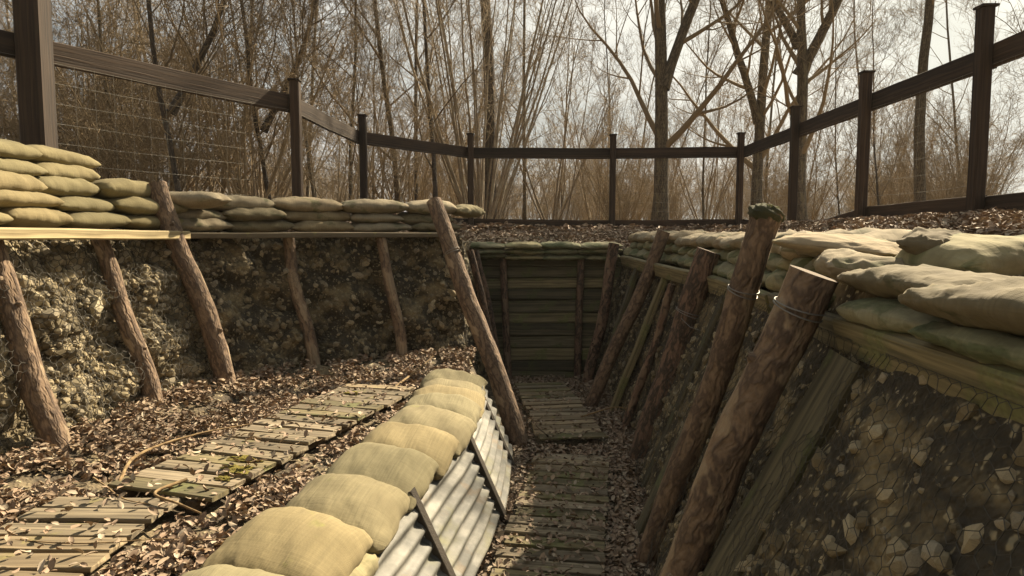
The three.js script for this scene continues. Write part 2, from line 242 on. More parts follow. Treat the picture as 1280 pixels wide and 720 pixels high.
// ------------------------------------------------------------------ setting: ground sheet, trench floor, raised step
function struct(name, geo, mat, label) { const m = mesh(name, geo, mat, scene); m.userData.kind = 'structure'; m.userData.label = label; m.userData.category = 'ground'; return m; }
{
  const axis = (lo, hi, st, far) => { const a = []; let s = st, x = lo; const pre = []; while (x > -far) { s *= 1.17; x -= s; pre.unshift(x); } a.push(...pre); for (x = lo; x < hi; x += st) a.push(x); s = st; x = hi; a.push(x); while (x < far) { s *= 1.17; x += s; a.push(x); } return a; };
  const xs = axis(-4.2, 4.2, 0.09, 180), zs = axis(-12.2, 0.5, 0.09, 180), pos = [], uv = [], idx = [];
  for (const z of zs) for (const x of xs) { pos.push(x, groundY(x, z), z); uv.push(x, z); }
  for (let j = 0; j < zs.length - 1; j++) for (let i = 0; i < xs.length - 1; i++) { const cx = (xs[i] + xs[i + 1]) / 2, cz = (zs[j] + zs[j + 1]) / 2; if (inPoly(cx, cz)) continue; const a = j * xs.length + i, b = a + xs.length; idx.push(a, b, a + 1, a + 1, b, b + 1);
    // turned-down edge of the sheet where it meets the trench
    for (const [di, dj, p, q] of [[1, 0, a + 1, b + 1], [-1, 0, b, a], [0, 1, b + 1, b], [0, -1, a, a + 1]]) { const i2 = i + di, j2 = j + dj; if (i2 < 0 || j2 < 0 || i2 > xs.length - 2 || j2 > zs.length - 2 || !inPoly((xs[i2] + xs[i2 + 1]) / 2, (zs[j2] + zs[j2 + 1]) / 2)) continue; const k = pos.length / 3; for (const v of [p, q]) { pos.push(pos[v * 3], pos[v * 3 + 1], pos[v * 3 + 2], pos[v * 3], 0.9, pos[v * 3 + 2]); uv.push(uv[v * 2], uv[v * 2 + 1], uv[v * 2] + 0.5, uv[v * 2 + 1] + 0.5); } idx.push(k, k + 1, k + 2, k + 2, k + 1, k + 3); } }
  struct('woodland_ground', geoOf(pos, uv, idx), M.soil, 'brown woodland ground under fallen leaves');
}
{
  const pos = [], uv = [], idx = [], nx = 44, nz = 130;
  for (let j = 0; j <= nz; j++) for (let i = 0; i <= nx; i++) { const z = lerp(2.6, -8.7, j / nz), x = lerp(iron_base.xAtZ(z) - 0.35 - (z < -5.4 ? 0.5 : 0), R_base.xAtZ(z) + 0.3, i / nx); pos.push(x, floorY(x, z), z); uv.push(x, z); }
  for (let j = 0; j < nz; j++) for (let i = 0; i < nx; i++) { const a = j * (nx + 1) + i, b = a + nx + 1; idx.push(a, a + 1, b, a + 1, b + 1, b); }
  struct('trench_floor', geoOf(pos, uv, idx), M.soil, 'dark earth floor of the trench beneath the duckboards');
}
{
  const pos = [], uv = [], idx = [], nx = 50, nz = 130, edge = (z) => z > -5.35 ? iron_top.xAtZ(z) - 0.02 : lerp(-0.28, -0.5, (z + 5.35) / -1.6);
  for (let j = 0; j <= nz; j++) { const z = lerp(2.6, -7.0, j / nz), e = edge(z); for (let i = 0; i <= nx + 3; i++) { const t = i / nx, x = i <= nx ? lerp(A_base.xAtZ(Math.max(z, -5.3)) - 0.25, e, t) : e + (i - nx) * (z > -5.35 ? 0.045 : 0.1); pos.push(x, i <= nx ? stepY(x, z) : lerp(stepY(e, z), -0.12, (i - nx) / 3), z); uv.push(x + (i > nx ? (i - nx) * 0.15 : 0), z); } }
  const n = nx + 4; for (let j = 0; j < nz; j++) for (let i = 0; i < n - 1; i++) { const a = j * n + i, b = a + n; idx.push(a, a + 1, b, a + 1, b + 1, b); }
  struct('raised_step', geoOf(pos, uv, idx), M.soil, 'raised earth fire step strewn with dead leaves');
}

// ------------------------------------------------------------------ rubble walls behind chicken wire
const stoneGeos = []; for (let k = 0; k < 10; k++) { const r = rng(900 + k), pts = []; for (let i = 0; i < 17; i++) { const u = r() * 2 - 1, a = r() * 6.283, q = Math.sqrt(1 - u * u), m = 0.82 + 0.3 * r(); pts.push(V(q * Math.cos(a) * m, u * m, q * Math.sin(a) * m)); } const g = new ConvexGeometry(pts), p = g.attributes.position, uv = []; for (let i = 0; i < p.count; i++) uv.push(p.getX(i) * 0.5, p.getY(i) * 0.5 + p.getZ(i) * 0.3); g.setAttribute('uv', new THREE.Float32BufferAttribute(uv, 2)); stoneGeos.push(g); }
function rubbleWall(name, label, base, top, y0, y1, mat, stones, o) {
  const th = thing(name, label, 'wall');
  const P = (s, t, off = 0) => { const a = base.at(s * base.len).setY(y0), b = top.at(s * top.len).setY(y1); const p = a.lerp(b, t), d = base.dir(s * base.len), nrm = V(-d.z, 0, d.x).multiplyScalar(o.side).setY(0.25).normalize(); const k = o.rough * (fbm(p.x * 1.7, p.y * 1.9, p.z * 1.7, 2) * 1.3 + 0.5 * fbm(p.x * 6, p.y * 7, p.z * 6, 3)); return p.addScaledVector(nrm, k + off); };
  const L = Math.max(base.len, top.len), nu = Math.ceil(L / 0.045), nv = 34, pos = [], uv = [], idx = [];
  for (let i = 0; i <= nu; i++) for (let j = 0; j <= nv + 2; j++) { const s = i / nu; let p; if (j <= nv) p = P(s, j / nv); else { p = P(s, 1); const d = base.dir(s * base.len); p.addScaledVector(V(-d.z, 0, d.x).multiplyScalar(o.side), -0.25 * (j - nv)); } pos.push(p.x, p.y, p.z); uv.push(s * L, p.y + (j > nv ? (j - nv) * 0.25 : 0)); }
  for (let i = 0; i < nu; i++) for (let j = 0; j < nv + 2; j++) { const a = i * (nv + 3) + j, b = a + nv + 3; o.side > 0 ? idx.push(a, b, a + 1, a + 1, b, b + 1) : idx.push(a, a + 1, b, a + 1, b + 1, b); }
  mesh('earth_face', geoOf(pos, uv, idx), mat, th);
  const r = rng(o.seed);
  for (let k = 0; k < o.n; k++) {
    const s = lerp(o.s0, o.s1, r()), t = Math.pow(r(), o.tp ?? 1) * 0.98, clump = fbm(s * L * 2.2 + o.seed, t * 3, 7, 2);
    const pale = o.pale ? o.pale(s * L, t, clump) : clump;
    const size = (0.015 + 0.034 * Math.pow(r(), 2.2)) * (pale > 0.25 ? 1.35 : 1) * (o.big ?? 1);
    const m = mesh('stone', stoneGeos[k % 10], stones[pale > 0.45 ? 4 : pale > 0.25 ? (r() < 0.6 ? 0 : 3) : r() < 0.5 ? 1 : 2], th);
    m.position.copy(P(s, t, -size * 0.25)); m.scale.set(size * (0.9 + r() * 0.9), size * (0.6 + r() * 0.5), size * (0.7 + r() * 0.5)); m.rotation.set((r() - 0.5) * 0.9, r() * 6, (r() - 0.5) * 0.9);
  }
  { // small rubble pressed into the face
    const inst = new THREE.InstancedMesh(stoneGeos[2], std({ map: stoneTex, color: C(1, 1, 1) }), o.small), mt = new THREE.Matrix4(), q = new THREE.Quaternion(), e = new THREE.Euler(); inst.name = 'small_rubble'; inst.userData.kind = 'stuff'; inst.castShadow = inst.receiveShadow = true;
    for (let k = 0; k < o.small; k++) { const s = lerp(o.s0, o.s1, r()), t = r(), z = (0.005 + 0.026 * Math.pow(r(), 3)) * (o.grain ?? 1); q.setFromEuler(e.set(r() * 6, r() * 6, r() * 6)); mt.compose(P(s, t, 0), q, V(z * (1 + r()), z, z)); inst.setMatrixAt(k, mt); const c = stones[(k * 7) % 4].color; inst.setColorAt(k, c.clone().multiplyScalar(0.6 + 0.5 * r())); }
    th.add(inst);
  }
  if (o.wire) { // chicken wire: hexagons of 5 cm
    const c = 0.05, h = c / Math.sqrt(3), geos = { pos: [], uv: [], idx: [] }, W = L * (o.s1 - o.s0), H = P(0.5, 1).distanceTo(P(0.5, 0));
    const pt = (x, y) => { const s = o.s0 + x / L, t = clamp(y / H, 0.02, 0.99); return P(s, t, (o.off ?? 0.05) + 0.012 * n3(x * 3, y * 3, 4)); };
    const seg = (a, b) => { const d = b.clone().sub(a).normalize(), u = V(0, 1, 0).cross(d).normalize(), w = d.clone().cross(u), k = geos.pos.length / 3; for (const p of [a, b]) for (let q = 0; q < 3; q++) { const an = q * 2.094; geos.pos.push(p.x + (u.x * Math.cos(an) + w.x * Math.sin(an)) * o.wire, p.y + (u.y * Math.cos(an) + w.y * Math.sin(an)) * o.wire, p.z + (u.z * Math.cos(an) + w.z * Math.sin(an)) * o.wire); geos.uv.push(0, 0); } for (let q = 0; q < 3; q++) { const q2 = (q + 1) % 3; geos.idx.push(k + q, k + q2, k + 3 + q, k + q2, k + 3 + q2, k + 3 + q); } };
    for (let j = 0; j * 1.5 * h < H; j++) for (let i = 0; i * c < W; i++) { const x = (i + (j % 2) * 0.5) * c, y = j * 1.5 * h; const a = pt(x, y), b = pt(x, y + h), l = pt(x - c / 2, y + 1.5 * h), rr = pt(x + c / 2, y + 1.5 * h); seg(a, b); seg(b, l); seg(b, rr); }
    const wm = mesh('chicken_wire', geoOf(geos.pos, geos.uv, geos.idx), M.chickenWire, th); wm.userData.kind = 'stuff';
  }
  return P;
}
const PA = rubbleWall('rubble_wall', 'sunlit chalky rubble bank held behind chicken wire beside the fire step', A_base, A_top, 0.42, 1.8, M.chalk, M.stones, { side: 1, rough: 0.11, seed: 11, n: 300, s0: 0.7, s1: 1, small: 7500, wire: 0.0024, big: 1.1, grain: 1.35, off: 0.08, pale: (s, t, c) => c + (t > 0.62 && s > 6.2 && s < 7.4 ? 0.45 : 0) });
const PB = rubbleWall('rubble_wall', 'shaded dark rubble bank behind the fire step duckboard, under a three-course row of bags', B_base, B_top, 0.42, 1.78, M.chalk, M.stones, { side: 1, rough: 0.14, seed: 23, n: 240, s0: 0, s1: 1, small: 1800, wire: 0.0011 });
rubbleWall('rubble_wall', 'short dark earth return wall between the shaded rubble bank and the plank end wall', C_base, C_top, -0.12, 1.7, M.chalk, M.stones, { side: 1, rough: 0.08, seed: 29, n: 40, s0: 0, s1: 1, small: 300 });
const PR = rubbleWall('rubble_wall', 'long shaded bank of flints and earth behind wire and leaning props', R_base, R_top, -0.14, 1.44, M.chalk, M.stones, { side: -1, rough: 0.035, seed: 37, n: 300, s0: 0.28, s1: 1, small: 3200, wire: 0.0012, tp: 1.3, big: 0.75, pale: (s, t, c) => c + (t < 0.55 ? 0.12 : -0.1) });
{ // trench end behind the camera
  const end = poly([[-3.3, 2.5], [1.2, 2.5]]); rubbleWall('rubble_wall', 'plain earth bank closing the trench', end, end, -0.14, 1.75, M.chalk, M.stones, { side: 1, rough: 0.05, seed: 41, n: 1, s0: 0, s1: 1, small: 20 });
}

// ------------------------------------------------------------------ plank end wall
{
  const th = thing('plank_wall', 'mossy horizontal plank revetment closing the far end of the trench', 'wall', [0, 0, 0]);
  const r = rng(61); let y = -0.14;
  for (let k = 0; k < 11; k++) { const h = 0.132 + 0.04 * r(), b = 0.16 * y / 1.5; const m = mesh('plank', plank(1.95, h - 0.012, 0.035, 300 + k, 0.006, 4), M.green[k % 3], th); m.position.set(0.5 + (r() - 0.5) * 0.06, y + h / 2, -8.42 - b - (r() * 0.02)); m.rotation.set(-0.1, (r() - 0.5) * 0.01, (r() - 0.5) * 0.02); y += h; }
  for (const [x, x2] of [[-0.05, -0.12], [0.84, 0.9]]) { const m = mesh('post', tube([V(x, -0.1, -8.36), V((x + x2) / 2, 0.8, -8.43), V(x2, 1.56, -8.5)], [0.05, 0.046, 0.045], 8, 71 + x * 9, 0.1, true), M.log[2], th); m.userData.label = 'round upright post nailed to the planks'; }
  const back = mesh('backing_board', plank(2.2, 1.6, 0.03, 350, 0.002), M.green[1], th); back.position.set(0.5, 0.68, -8.56); back.rotation.x = -0.1;
}

// ------------------------------------------------------------------ boards that carry the sandbags
function board(label, a, b, h, t, mat, seed, roll = 0, group) { const m = mesh('timber_board', plank(a.distanceTo(b), h, t, seed, 0.005, 6), mat, scene); layPlank(m, a, b, roll); return tag(m, label, 'board', group); }
board('sunlit pale board under the tall bag stack on the chalky bank', V(-3.06, 1.80, -2.4), V(-2.72, 1.79, -5.42), 0.07, 0.16, M.pale, 401, 0);
board('weathered thin board under the low bag row on the shaded bank', V(-2.74, 1.785, -5.5), V(-0.62, 1.785, -6.98), 0.05, 0.16, M.slat[1], 402, 0);
board('mossy board along the flint bank, nearest the plank end wall', V(1.40, 1.46, -8.3), V(1.53, 1.42, -5.45), 0.13, 0.05, M.green[2], 403, 0.25);
board('green board along the flint bank behind the thickest dark prop', V(1.535, 1.425, -5.42), V(1.36, 1.425, -3.42), 0.13, 0.05, M.green[2], 404, 0.25);
board('short green board between the two tall reddish props', V(1.375, 1.43, -3.42), V(1.19, 1.44, -2.3), 0.12, 0.05, M.green[0], 405, 0.25);
board('wide worn board below the big crumpled sandbags', V(1.205, 1.435, -2.36), V(1.06, 1.44, -0.7), 0.13, 0.055, M.green[2], 406, 0.25);

// ------------------------------------------------------------------ prop logs
function log(label, a, b, r0, r1, mat, seed, { bend = 0.03, group, tie } = {}) {
  const th = thing('prop_log', label, 'log', [a.x, a.y, a.z], 0, group), d = b.clone().sub(a), n = 26, pts = [], rad = [], r = rng(seed), side = d.clone().normalize().cross(V(0.3, 0.2, 1)).normalize(), k1 = r() * 6, k2 = r() * 6;
  for (let i = 0; i <= n; i++) { const t = i / n; pts.push(d.clone().multiplyScalar(t).addScaledVector(side, bend * Math.sin(t * 3.1 + k1 * 0.3) + 0.012 * Math.sin(t * 9 + k2))); rad.push(0.9 * lerp(r0, r1, t)); }
  mesh('trunk', tube(pts, rad, 18, seed, 0.075), mat, th);
  const top = pts[n], ax = pts[n].clone().sub(pts[n - 1]).normalize(), cp = [], cu = [], ci = []; cp.push(top.x, top.y, top.z); cu.push(0.5, 0.5);
  { const g = th.children[0].geometry.attributes.position; for (let k = 0; k <= 18; k++) { const q = n * 19 + k; cp.push(g.getX(q), g.getY(q), g.getZ(q)); cu.push(0.5 + 0.45 * Math.cos(k / 18 * 6.283), 0.5 + 0.45 * Math.sin(k / 18 * 6.283)); if (k < 18) ci.push(0, k + 1, k + 2); } }
  mesh('cut_end', geoOf(cp, cu, ci), M.cut, th).material.side = THREE.DoubleSide;
  for (let k = 0; k < 4; k++) { const i = 3 + Math.floor(r() * (n - 6)), an = r() * 6.28, u = ax.clone().cross(V(0, 0, 1)).normalize(), w = ax.clone().cross(u), o = u.multiplyScalar(Math.cos(an)).addScaledVector(w, Math.sin(an)); const p = pts[i].clone().addScaledVector(o, rad[i] * 0.8); mesh('knot', tube([p, p.clone().addScaledVector(o, rad[i] * 0.28), p.clone().addScaledVector(o, rad[i] * 0.38)], [rad[i] * 0.34, rad[i] * 0.24, rad[i] * 0.05], 8, seed + k, 0.15), mat, th); }
  if (tie) for (let w = 0; w < 2; w++) { const i = Math.round(tie * n), c = pts[i].clone().addScaledVector(ax, w * 0.018), u = ax.clone().cross(V(0, 0, 1)).normalize(), v = ax.clone().cross(u), ring = []; for (let k = 0; k <= 20; k++) { const an = k / 20 * 6.283; ring.push(c.clone().addScaledVector(u, Math.cos(an) * rad[i] * 1.09).addScaledVector(v, Math.sin(an) * rad[i] * 1.09).addScaledVector(ax, 0.01 * Math.sin(an + w))); } mesh('wire_tie', tube(ring, ring.map(() => 0.003), 5), M.brightWire, th); }
  th.topPoint = pts[n].clone(); return th;
}
const G_P = 'prop logs against the banks';
log('peeling prop log against the chalky bank, nearest the lower step duckboard', V(-2.62, 0.45, -3.66), V(-3.0, 1.79, -3.82), 0.085, 0.07, M.log[0], 501, { group: G_P });
log('prop log against the middle of the sunlit chalky bank', V(-2.55, 0.45, -4.58), V(-2.93, 1.77, -4.68), 0.075, 0.06, M.log[0], 502, { group: G_P });
log('tall prop log in the corner where the sunlit and shaded banks meet', V(-2.28, 0.45, -5.26), V(-2.86, 2.2, -5.32), 0.09, 0.085, M.log[0], 503, { bend: 0.02, group: G_P });
log('thin shaded prop under the low bag row, closer to the bank corner', V(-1.82, 0.45, -5.93), V(-2.06, 1.76, -6.12), 0.065, 0.058, M.log[1], 504, { group: G_P });
log('thin shaded prop under the low bag row, closer to the tall leaning log', V(-1.06, 0.45, -6.32), V(-1.31, 1.76, -6.5), 0.06, 0.055, M.log[1], 505, { group: G_P });
log('long straight log leaning over the end of the corrugated iron', V(0.08, -0.1, -5.66), V(-0.78, 2.12, -6.5), 0.1, 0.085, M.log[0], 506, { bend: 0.015, group: G_P, tie: 0.78 });
log('slim dark prop at the return wall behind the long leaning log', V(-0.1, -0.1, -7.4), V(-0.45, 1.62, -7.5), 0.05, 0.045, M.log[2], 507, { group: G_P });
log('slim dark prop where the return wall meets the planks', V(-0.14, -0.1, -8.1), V(-0.42, 1.6, -8.2), 0.05, 0.045, M.log[2], 508, { group: G_P });
log('dark prop standing in the corner beside the plank end wall', V(0.9, -0.1, -7.95), V(1.25, 1.68, -7.95), 0.075, 0.07, M.log[2], 509, { group: G_P });
log('pale straight prop rising above the small mossy bag ends', V(0.79, -0.1, -6.85), V(1.56, 1.82, -6.7), 0.078, 0.07, M.log[1], 510, { bend: 0.015, group: G_P });
log('thin dark stake leaning on the bank behind the pale straight prop', V(0.98, -0.1, -5.95), V(1.46, 1.34, -5.85), 0.045, 0.04, M.log[2], 511, { group: G_P });
const R2 = log('thick rough dark prop with a loose wire end', V(0.98, -0.1, -5.15), V(1.52, 1.66, -4.95), 0.115, 0.1, M.log[2], 512, { group: G_P, tie: 0.72 });
const R3 = log('tall reddish prop whose mossy top stands above the bags', V(0.68, -0.1, -3.5), V(1.23, 1.9, -3.08), 0.07, 0.075, M.log[1], 513, { bend: 0.035, group: G_P, tie: 0.8 });
log('stout reddish prop bound with bright wire below its sawn top', V(0.46, -0.1, -2.62), V(1.09, 1.655, -2.35), 0.078, 0.092, M.log[0], 514, { bend: 0.02, group: G_P, tie: 0.93 });

{ const p = V(0.36, 1.24, 0.13); mesh('wire_end', tube([p, p.clone().add(V(-0.06, 0.02, 0.1)), p.clone().add(V(-0.02, -0.03, 0.2)), p.clone().add(V(0.05, -0.05, 0.25))], [0.003, 0.003, 0.003, 0.003], 5), M.brightWire, R2); }
{ const g = new THREE.SphereGeometry(1, 24, 14), p = g.attributes.position; for (let i = 0; i < p.count; i++) { const k = 1 + 0.22 * n3(p.getX(i) * 4, p.getY(i) * 4, p.getZ(i) * 4); p.setXYZ(i, p.getX(i) * k, p.getY(i) * k, p.getZ(i) * k); } g.computeVertexNormals(); const m = mesh('moss', g, M.mossDark, R3); m.position.copy(R3.topPoint).add(V(-0.012, -0.02, -0.01)); m.scale.set(0.08, 0.05, 0.08); m.rotation.z = -0.25; }
// squared green posts on the flint bank
function post(label, a, b, w, t, seed, turn = 0) { const m = mesh('squared_post', plank(a.distanceTo(b), w, t, seed, 0.006, 5), M.green[seed % 3], scene); along(m, a, b); m.rotateX(turn); return tag(m, label, 'post', 'squared posts on the flint bank'); }
post('broad green squared post behind the stout wired prop', V(0.48, -0.1, -2.36), V(1.15, 1.37, -2.2), 0.07, 0.17, 607, 0.2);
post('green squared post behind the tall reddish prop', V(0.74, -0.1, -3.85), V(1.33, 1.38, -3.7), 0.06, 0.12, 603);
post('narrow green post between the tall reddish prop and the thick dark prop', V(0.92, -0.1, -4.55), V(1.44, 1.37, -4.4), 0.06, 0.1, 601);
post('green squared post just behind the thick dark prop', V(1.02, -0.1, -5.45), V(1.49, 1.37, -5.25), 0.06, 0.14, 604);
post('green squared post beside the pale straight prop', V(1.0, -0.1, -6.6), V(1.53, 1.38, -6.5), 0.06, 0.13, 605);
post('green squared post beside the dark corner prop', V(0.98, -0.1, -7.6), V(1.44, 1.4, -7.55), 0.06, 0.12, 606);

// ------------------------------------------------------------------ corrugated iron breastwork, pickets
function sheet(label, s0, s1, lift, out, seed) {
  const pos = [], uv = [], idx = [], nu = 26, nv = 72, amp = 0.0145, H = 0.63, r = rng(seed), ph = r() * 6, bow = (r() - 0.5) * 0.03;
  const th = 0.0012;
  for (let side = 0; side < 2; side++) for (let i = 0; i <= nu; i++) for (let j = 0; j <= nv; j++) {
    const s = lerp(s0, s1, i / nu), t = j / nv, a = iron_base.at(s / iron_top.len * iron_base.len).setY(0), b = iron_top.at(s).setY(0), d = iron_top.dir(s), nrm = V(-d.z, 0, d.x);
    nrm.setY(0.35).normalize(); const y = -0.03 + lift + t * H, p = a.lerp(b, (y) / 0.6).setY(y);
    p.addScaledVector(nrm, out + amp * Math.sin(t * H / 0.082 * 6.283 + ph) + bow * Math.sin(i / nu * 3.14) + 0.006 * n3(s * 2, t * 2, seed) + (side ? th : -th));
    pos.push(p.x, p.y, p.z); uv.push(s, t * H);
  }
  const N = (nu + 1) * (nv + 1);
  for (let i = 0; i < nu; i++) for (let j = 0; j < nv; j++) { const a = i * (nv + 1) + j, b = a + nv + 1; idx.push(N + a, N + b, N + a + 1, N + a + 1, N + b, N + b + 1, a, a + 1, b, a + 1, b + 1, b); }
  const rim = (a, b) => idx.push(a, b, N + a, b, N + b, N + a);
  for (let i = 0; i < nu; i++) { rim(i * (nv + 1), (i + 1) * (nv + 1)); rim(i * (nv + 1) + nv, (i + 1) * (nv + 1) + nv); } for (let j = 0; j < nv; j++) { rim(j, j + 1); rim(nu * (nv + 1) + j, nu * (nv + 1) + j + 1); }
  return tag(mesh('corrugated_sheet', geoOf(pos, uv, idx), M.iron, scene), label, 'corrugated iron', 'corrugated sheets facing the fire step');
}
const sOf = (z) => { let lo = 0, hi = iron_top.len; for (let k = 0; k < 40; k++) { const m = (lo + hi) / 2; iron_top.at(m).z > z ? lo = m : hi = m; } return lo; };
sheet('pale corrugated sheet with a picket at its lapped end, under the fattest bags', sOf(-0.6), sOf(-2.98), 0, 0.008, 3);
sheet('pale stained corrugated sheet between two leaning pickets', sOf(-2.9), sOf(-4.06), 0.025, 0.0, 4);
sheet('corrugated sheet ending beside the long leaning log', sOf(-4.0), sOf(-5.34), -0.01, 0.012, 5);
for (const [z, lab, e] of [[-2.95, 'rusty angle picket at the lap under the fat bags', 0.02], [-3.98, 'rusty angle picket at the middle of the iron breastwork', 0.0], [-4.95, 'dark picket beside the long leaning log', 0.0], [-1.6, 'rusty angle picket on the first sheet', 0]]) {
  const s = sOf(z), b = iron_base.at(s / iron_top.len * iron_base.len), t = iron_top.at(s), d = iron_top.dir(s), n = V(-d.z, 0, d.x), a = b.clone().setY(-0.12).addScaledVector(n, 0.035 + 0.05), p = b.clone().lerp(t, 1.06).setY(0.605 + e).addScaledVector(n, 0.04);
  const th = thing('iron_picket', lab, 'picket', [a.x, a.y, a.z], 0, 'pickets holding the corrugated sheets'), q = p.clone().sub(a);
  const f1 = mesh('flange', plank(q.length(), 0.04, 0.007, 700, 0.001), M.stake, th); layPlank(f1, V(0, 0, 0), q); f1.rotateX(0.9);
  const f2 = mesh('flange', plank(q.length(), 0.04, 0.007, 701, 0.001), M.stake, th); layPlank(f2, V(0, 0, 0), q); f2.rotateX(0.9 + Math.PI / 2); f2.translateZ(0.018); f2.translateY(0.018);
}

// ------------------------------------------------------------------ sandbags
function sandbag(label, geo, mat, p, yaw, tilt = 0, roll = 0, group) { const m = mesh('sandbag', geo, mat, scene); m.position.copy(p); m.rotation.set(roll, yaw, tilt, 'YXZ'); return tag(m, label, 'sandbag', group); }
const yawOf = (d) => Math.atan2(-d.z, d.x);
{ // capping of the breastwork: fat new bags laid across the edge of the step
  const r = rng(81), names = ['fattest tan sandbag of the breastwork row, above the lone green bag', 'plump tan sandbag where the first picket meets the row'];
  const zs = [-1.44, -1.86, -2.28, -2.69, -3.09, -3.48, -3.86, -4.22, -4.56, -4.88, -5.17];
  zs.forEach((z, i) => {
    const s = sOf(z), c = iron_top.at(s), d = iron_top.dir(s), n = V(-d.z, 0, d.x); c.addScaledVector(n, -0.2 + (r() - 0.5) * 0.03); c.y = 0.505 + 0.012 * (r() - 0.5) + (i === 2 ? 0.02 : 0);
    const W = 0.48 + 0.035 * r(), L = 0.47 + 0.05 * r();
    sandbag(i === 2 ? names[0] : i === 4 ? names[1] : i > 8 ? 'smaller tan sandbag in the breastwork row beside the long leaning log' : 'tan sandbag in the single row capping the corrugated iron', bag(L, W * (i > 7 ? 0.84 : 1), (i > 7 ? 0.19 : 0.225) + 0.02 * r(), 820 + i, { wr: 0.22, nu: 56, nv: 52 }), M.bagNew[i % 3], c, yawOf(n) + (r() - 0.5) * 0.2, -0.1 + (r() - 0.5) * 0.05, 0.1 + (r() - 0.5) * 0.06, 'tan sandbags capping the corrugated iron');
  });
  const c = iron_top.at(sOf(-2.3)).setY(0.47); sandbag('small mossy green sandbag squeezed under the breastwork row', bag(0.42, 0.2, 0.13, 839, { wr: 0.8 }), M.bagMoss[2], c.add(V(-0.03, 0, 0)), yawOf(iron_top.dir(sOf(-2.3))), 0, 0);
}
function course(pl, y, s0, s1, back, L, H, W, mats, seed, label, group, o = {}) { // stretchers along a polyline
  const r = rng(seed); let s = s1, k = 0;
  while (s > s0) { const l = L * (0.88 + 0.26 * r()), c = pl.at(s - l / 2), d = pl.dir(s - l / 2), n = V(-d.z, 0, d.x).multiplyScalar(o.side ?? 1); c.addScaledVector(n, -back + (r() - 0.5) * 0.05); c.y = y + (r() - 0.5) * 0.012;
    const h = H * (0.92 + 0.2 * r()); sandbag(label, bag(l * 1.04, W * (0.9 + 0.2 * r()), h, seed * 10 + k, { wr: o.wr ?? 0.8, nu: 30, nv: 26 }), mats[k % mats.length], c, yawOf(d) + (r() - 0.5) * 0.1, (r() - 0.5) * 0.06, (o.roll ?? 0.05) + (r() - 0.5) * 0.12, group); s -= l * 0.97; k++; }
}
{ // tall stack on the chalky bank
  const e = A_top.len, G = 'sandbags stacked on the chalky bank', ys = [1.835, 1.945, 2.05, 2.165, 2.262], ends = [0.02, 0.06, 0.24, 0.68, 0.64], nm = ['bottom', 'second', 'middle', 'fourth', 'top'];
  ys.forEach((y, i) => course(A_top, y, e - 2.9, e - ends[i], 0.12 + i * 0.035, 0.56, i === 2 ? 0.165 : 0.15, 0.36, M.bagStack, 851 + i, `ochre sandbag in the ${nm[i]} course of the tall stack on the chalky bank`, G, { wr: 0.35 }));
}
{ // low row on the shaded bank
  const G = 'sandbags in the low row on the shaded bank', nm = ['lowest thin', 'middle dark', 'top pale'];
  [1.812, 1.905, 2.0].forEach((y, i) => course(B_top, y, 0.05, B_top.len - [0, 0.06, 0.03][i], 0.1 + i * 0.02, 0.6, [0.125, 0.135, 0.165][i], 0.34, i === 2 ? M.bagOld : [M.bagBrownShade[0], M.bagOld[1], M.bagBrownShade[2]], 871 + i, `${nm[i]} sandbag of the three-course row on the shaded bank`, G, { wr: i === 2 ? 0.45 : 0.9 }));
  sandbag('single pale sandbag behind the top of the long leaning log', bag(0.4, 0.26, 0.14, 879), M.bagNew[0], V(-0.5, 1.98, -7.25), 0.9);
}
{ // plank end wall capping
  const pl = poly([[-0.5, -8.5], [1.4, -8.5]]), G = 'flattened bags on the plank wall';
  [1.46, 1.53, 1.605].forEach((y, i) => course(pl, y, 0, 1.9, -0.02 + 0.04 * i, 0.5, 0.095, 0.3, M.bagMoss, 881 + i, `flat mossy sandbag in the ${['lower', 'middle', 'top'][i]} course on the plank end wall`, G, { wr: 1.3, side: -1 }));
}
{ // small bag ends (headers) along the flint bank
  const G = 'bag ends stacked along the flint bank', r = rng(89), s0 = (() => { let s = 0; while (R_top.at(s).z > -2.95) s += 0.02; return s; })();
  for (let c = 0; c < 3; c++) { let s = s0 + (c % 2) * 0.1, k = 0; while (s < R_top.len - 0.1) { const w = 0.24 + 0.08 * r(), p = R_top.at(s), d = R_top.dir(s), n = V(d.z, 0, -d.x); p.addScaledVector(n, -(0.2 + 0.05 * c + 0.03 * r()) ); p.y = 1.475 + c * 0.1 + (R_top.at(s).z < -6.6 ? 0.02 : 0) + (r() - 0.5) * 0.012;
    sandbag(c === 2 ? 'pale rounded sandbag end on top of the flint bank stack' : c ? 'rounded green sandbag end in the middle course on the flint bank' : 'small squashed green sandbag end resting on the flint bank board', bag(0.46 + (c === 2 ? 0.1 : 0), w * 1.1, 0.125 + 0.02 * r(), 1900 + c * 60 + k, { wr: 1.3, round: 0.6, nu: 24, nv: 22 }), c === 2 ? M.bagOld[k % 3] : M.bagMoss[k % 3], p, yawOf(n) + (r() - 0.5) * 0.3, (r() - 0.5) * 0.1 - 0.04, (r() - 0.5) * 0.2, G); s += w * 0.95; k++; } }
}
